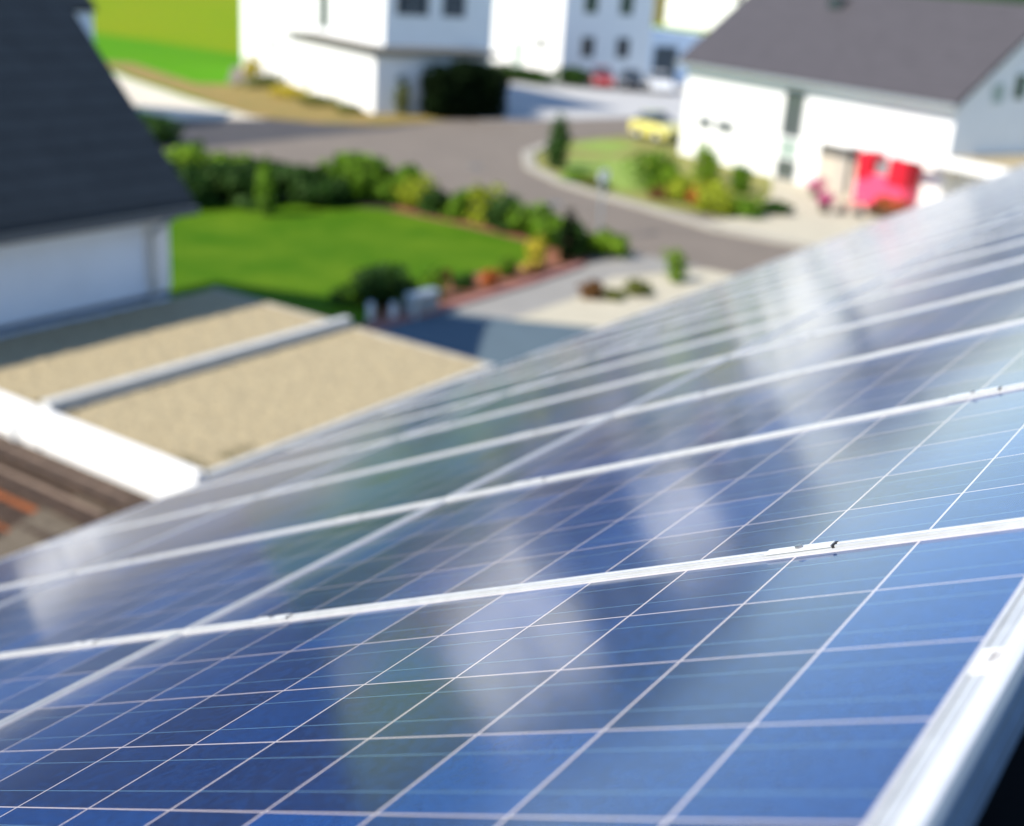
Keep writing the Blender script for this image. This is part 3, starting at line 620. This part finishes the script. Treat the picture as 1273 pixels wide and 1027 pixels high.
shrub('columnar_conifer', 'slim dark green columnar conifer at the road corner', 'tree', 29.2, -47.1, 2.3, 1.05, L_CONI, 101, n=900, size=0.13, tall=True)
gp = [(23.9, -45.9, 1.9, 2.8, L_MID, 'wide green bush in the corner garden'), (22.6, -45.3, 1.35, 1.6, L_BRIGHT, 'bright green bush right of the wide garden bush'), (21.5, -44.9, 1.2, 2.0, L_LIME, 'lime green bush left of the orange plant'),
      (20.5, -44.0, 1.0, 0.9, L_OR, 'orange leaved plant in the corner garden'), (19.6, -43.4, 1.2, 1.8, L_LIME, 'yellow lime bush at the corner of the forecourt'), (18.6, -44.0, 0.75, 1.6, L_MID, 'low green bush along the forecourt edge'),
      (17.9, -45.4, 0.55, 1.5, L_DARK, 'low dark green bush at the forecourt edge'), (23.2, -49.9, 1.9, 1.4, L_BRIGHT, 'round green bush against the white house wall'), (20.9, -48.6, 1.3, 0.9, L_MID, 'small green bush below the strip window'),
      (26.6, -44.6, 0.5, 1.7, L_MID, 'low green ground cover at the road bend'), (25.4, -44.0, 0.45, 1.6, L_OLIVE, 'low olive ground cover beside the kerb'), (25.6, -50.2, 0.7, 1.8, L_LIME, 'lime green bush behind the wide garden bush'), (22.4, -44.2, 0.5, 1.0, L_BROWN, 'reddish brown plant under the garden bushes')]
for k, (x, y, h, wd, m, lb) in enumerate(gp): shrub('garden_bush', lb, 'bush', x, y, h, wd, m, 110 + k, 'plants of the corner garden', n=620, size=0.15)
bt = thing('dark_bush', 'big boxy black green bush beside the white garage block', 'bush', (42.99, -57.75, 0), TB)
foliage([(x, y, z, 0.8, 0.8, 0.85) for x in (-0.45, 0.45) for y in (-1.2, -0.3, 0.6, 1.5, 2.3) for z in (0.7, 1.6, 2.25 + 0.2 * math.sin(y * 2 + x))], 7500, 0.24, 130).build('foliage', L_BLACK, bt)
MB().tube((0, 0, 0), (0, 0, 2.0), 0.12, 0.04).build('stem', M_BARK, bt)
shrub('young_tree', 'small pale green tree before the shaded garage wall', 'tree', 45.2, -55.6, 2.1, 0.9, L_OLIVE, 131, n=300, size=0.16, tall=True)
shrub('hedge', 'low dark green hedge below the white two storey house', 'hedge', 54.6, -81.6, 1.1, 9.5, L_DARK, 132, n=1500, size=0.25, dp=1.6, rotz=TB)
shrub('hedge', 'dark hedge at the shaded corner by the red car', 'hedge', 50.6, -83.0, 1.7, 3.0, L_DARK, 133, n=700, size=0.25)
shrub('roadside_bush', 'dark green bush by the side road beside the left roof', 'bush', 43.6, -36.6, 1.3, 2.4, L_DARK, 134, n=900, size=0.18)
vb = [(58.5, -57.8, 1.0, 3.0, L_OLIVE, 'olive bush beside the large white house'), (54.0, -55.8, 0.9, 3.0, L_YEL, 'dry yellow bush along the garage block wall'), (50.5, -54.3, 0.7, 2.6, L_OLIVE, 'low olive bush along the garage block wall'), (64.0, -62.4, 1.6, 1.6, L_YEL, 'yellow bush at the meadow corner of the white house'), (47.2, -53.4, 0.5, 2.0, L_OLIVE, 'low plants at the garage block corner')]
for k, (x, y, h, wd, m, lb) in enumerate(vb): shrub('verge_bush', lb, 'bush', x, y, h, wd, m, 140 + k, 'plants on the dry verge', n=380, size=0.18)

# ------------------------------------------------------------------ cars
def car(label, loc, rotz, col, name, group=None, L_=4.2):
    t = thing('car', label, 'car', loc, rotz, group)
    paint = mat('paint_' + name, col, 0.3, coat=0.8)
    prof = [(-L_ / 2, 0.35), (-L_ / 2, 0.82), (-L_ / 2 + 0.25, 0.95), (L_ / 2 - 1.25, 0.98), (L_ / 2 - 0.2, 0.82), (L_ / 2, 0.62), (L_ / 2, 0.30), (L_ / 2 - 0.4, 0.22), (-L_ / 2 + 0.3, 0.22)]
    b = MB(); n = 0
    b.v += [(p[0], -0.86, p[1]) for p in prof] + [(p[0], 0.86, p[1]) for p in prof]; k = len(prof)
    b.f.append(tuple(range(k))); b.f.append(tuple(range(k, 2 * k))); b.mi += [0, 0]
    for j in range(k): q = (j + 1) % k; b.f.append((j, q, k + q, k + j)); b.mi.append(0)
    b.build('body', paint, t, bevel=0.05)
    c = MB(); c.hull8([(-L_ / 2 + 0.25, -0.78, 0.97), (L_ / 2 - 1.15, -0.78, 0.97), (L_ / 2 - 1.15, 0.78, 0.97), (-L_ / 2 + 0.25, 0.78, 0.97), (-L_ / 2 + 0.75, -0.62, 1.42), (L_ / 2 - 1.95, -0.62, 1.42), (L_ / 2 - 1.95, 0.62, 1.42), (-L_ / 2 + 0.75, 0.62, 1.42)])
    c.build('window', M_GLASS, t)
    MB().box(-L_ / 2 + 0.72, L_ / 2 - 1.92, -0.64, 0.64, 1.421, 1.47).build('car_roof', paint, t, bevel=0.02)
    for sx in (-L_ / 2 + 0.8, L_ / 2 - 0.8):
        for sy in (-0.80, 0.80):
            wl = MB().tube((sx, sy - 0.1, 0.31), (sx, sy + 0.1, 0.31), 0.31, n=16).build('wheel', M_SLOT, t)
            MB().tube((sx, sy - 0.105, 0.31), (sx, sy + 0.105, 0.31), 0.18, n=12).build('rim', M_ALU, wl)
    for sy in (-0.62, 0.62):
        MB().box(L_ / 2 - 0.10, L_ / 2 - 0.005, sy - 0.16, sy + 0.16, 0.56, 0.70).build('headlight', M_FRAMEW, t)
    return t
GC = 'cars parked in front of the far white house'
car('dark red car parked by the shaded house wall', (49.0, -84.6, 0.012), R(125), (0.30, 0.02, 0.02), 'red', GC)
car('black car parked between the red and the white car', (46.9, -85.5, 0.012), R(125), (0.015, 0.016, 0.02), 'black', GC)
car('white car parked at the right of the black car', (45.0, -86.6, 0.012), R(125), (0.72, 0.73, 0.75), 'white', GC)
car('dark blue car parked close to the right house corner', (42.6, -89.0, 0.012), R(125), (0.02, 0.03, 0.06), 'blue', GC)
car('small yellow car parked beside the right house', (31.2, -60.6, 0.03), R(160), (0.66, 0.60, 0.16), 'yellow', None, 3.1)

# ------------------------------------------------------------------ small things by the right house
def frame_pt(x, y): return Vector((28.1 + x * math.cos(TH) - y * math.sin(TH), -57.0 + x * math.sin(TH) + y * math.cos(TH), 0.022))
M_RED = mat('red_fabric', (0.50, 0.004, 0.020), 0.6); M_PNK = mat('pink_fabric', (0.85, 0.065, 0.15), 0.6)
q = frame_pt(12.85, -0.95)
pt = thing('play_tent', 'red and pink fabric play tent with two dark red corner tops', 'play tent', q, TH)
MB().box(0.02, 2.65, 0.0, 0.8, 0, 1.30).build('front_panel', M_PNK, pt, bevel=0.05)
for x in (0.0, 1.70):
    tw = MB(); tw.box(x, x + (0.8 if x == 0 else 1.0), -0.06, 0.84, 1.0, 2.15); tw.build('corner_top', M_RED, pt, bevel=0.08)
MB().box(0.81, 1.69, 0.3, 0.7, 1.304, 1.8).build('middle_panel', M_FRAMEG, pt)
def flowerpot(label, x, y, h, m, seed, wd=0.7):
    p = (x, y, 0.022); t = thing('flower_pot', label, 'flower pot', p, 0, 'flower pots in front of the right house')
    MB().tube((0, 0, 0), (0, 0, 0.32), 0.17, 0.23, n=12).build('pot', M_SLAB, t)
    foliage([(0, 0, 0.32 + h * 0.45, wd / 2, wd / 2, h * 0.5)], 220, 0.09, seed).build('flowers', m, t)
flowerpot('pot of pink flowers left of the entrance', 18.3, -50.6, 0.6, L_PINK, 201, 1.0)
flowerpot('pot of pink and dark flowers nearer the street', 16.6, -47.2, 0.6, L_PINK, 202, 0.7)
p = Vector((14.2, -48.3, 0.022))
pl = thing('planter', 'planter of orange flowers in front of the red play tent', 'planter', p, TH)
MB().box(-1.0, 0.9, -0.3, 0.3, 0, 0.35).build('box', M_BARK, pl, bevel=0.02)
foliage([(-0.1, 0, 0.55, 1.0, 0.4, 0.32)], 500, 0.1, 203).build('flowers', L_OR, pl)
foliage([(-0.7, -0.2, 0.3, 0.4, 0.3, 0.3)], 160, 0.1, 204).build('foliage', L_BROWN, pl)
tr = thing('tricycle', 'small red toy tricycle beside the entrance', 'tricycle', Vector((15.7, -47.6, 0.022)), TH + 0.5)
MB().tube((-0.3, 0, 0.35), (0.35, 0, 0.55), 0.035).build('frame', M_RED, tr)
MB().box(-0.35, -0.1, -0.1, 0.1, 0.36, 0.42).build('seat', M_SLOT, tr)
for (x, y, r_) in ((0.38, 0, 0.2), (-0.3, 0.2, 0.14), (-0.3, -0.2, 0.14)): MB().tube((x, y - 0.03, r_), (x, y + 0.03, r_), r_, n=14).build('wheel', M_SLOT, tr)
hb_ = MB(); hb_.tube((0.38, 0, 0.2), (0.33, 0, 0.75), 0.02); hb_.tube((0.33, -0.2, 0.75), (0.33, 0.2, 0.75), 0.02); hb_.build('handlebar', M_ZINC, tr)

# ------------------------------------------------------------------ garden edge by the driveway
for k, (x, y, lb) in enumerate(((18.95, -22.35, 'short white post left of the other by the dark bush'), (18.55, -22.75, 'short white post beside the grey utility box'))):
    t = thing('bollard', lb, 'bollard', (x, y, 0), 0, 'short white posts at the drive edge')
    MB().tube((0, 0, 0), (0, 0, 0.42), 0.085, n=12).build('post', M_FRAMEW, t); MB().tube((0, 0, 0.421), (0, 0, 0.46), 0.09, 0.05, n=12).build('cap', M_ZINC, t)
ub = thing('utility_box', 'grey utility box with pale end panel by the driveway', 'utility box', (18.35, -23.6, 0), 0)
MB().box(-0.15, 0.15, -0.55, 0.30, 0.05, 0.55).build('cabinet', M_FRAMEG, ub, bevel=0.015)
MB().box(-0.17, 0.17, 0.304, 0.48, 0.0, 0.62).build('end_panel', M_ZINC, ub, bevel=0.01); MB().box(-0.17, 0.17, -0.57, 0.30, 0.551, 0.59).build('lid', M_ZINC, ub)
rk = MB()
for a, b in zip([(18.35, -20.6), (18.25, -24.5), (18.2, -28.4)], [(18.25, -24.5), (18.2, -28.4), (18.35, -31.5)]):
    rk.hull8([(a[0] - .1, a[1], 0), (a[0] + .14, a[1], 0), (b[0] + .14, b[1], 0), (b[0] - .1, b[1], 0), (a[0] - .1, a[1], .1), (a[0] + .14, a[1], .1), (b[0] + .14, b[1], .1), (b[0] - .1, b[1], .1)])
o = rk.build('garden_edging', M_REDK); tag(o, 'low reddish stone edging between mulch bed and driveway', 'edging')
sp_ = thing('sign_post', 'slim pale street sign post at the roadside', 'sign post', (20.2, -35.6, 0), 0)
MB().tube((0, 0, 0), (0, 0, 2.3), 0.05, n=10).build('pole', M_ZINC, sp_); MB().box(-0.02, 0.02, -0.3, 0.3, 1.9, 2.25).build('sign_plate', M_FRAMEW, sp_)

for x, y, lb in ((31.5, -44.0, 'round iron manhole cover in the road near the kerb bend'), (24.5, -39.6, 'round iron manhole cover in the middle of the road')):
    t = thing('manhole_cover', lb, 'manhole cover', (x, y, 0.012), 0, 'manhole covers in the road')
    MB().tube((0, 0, 0.001), (0, 0, 0.012), 0.36, n=20).build('rim', M_KERB, t); MB().tube((0, 0, 0.0121), (0, 0, 0.018), 0.29, n=20).build('lid', M_DKG, t)
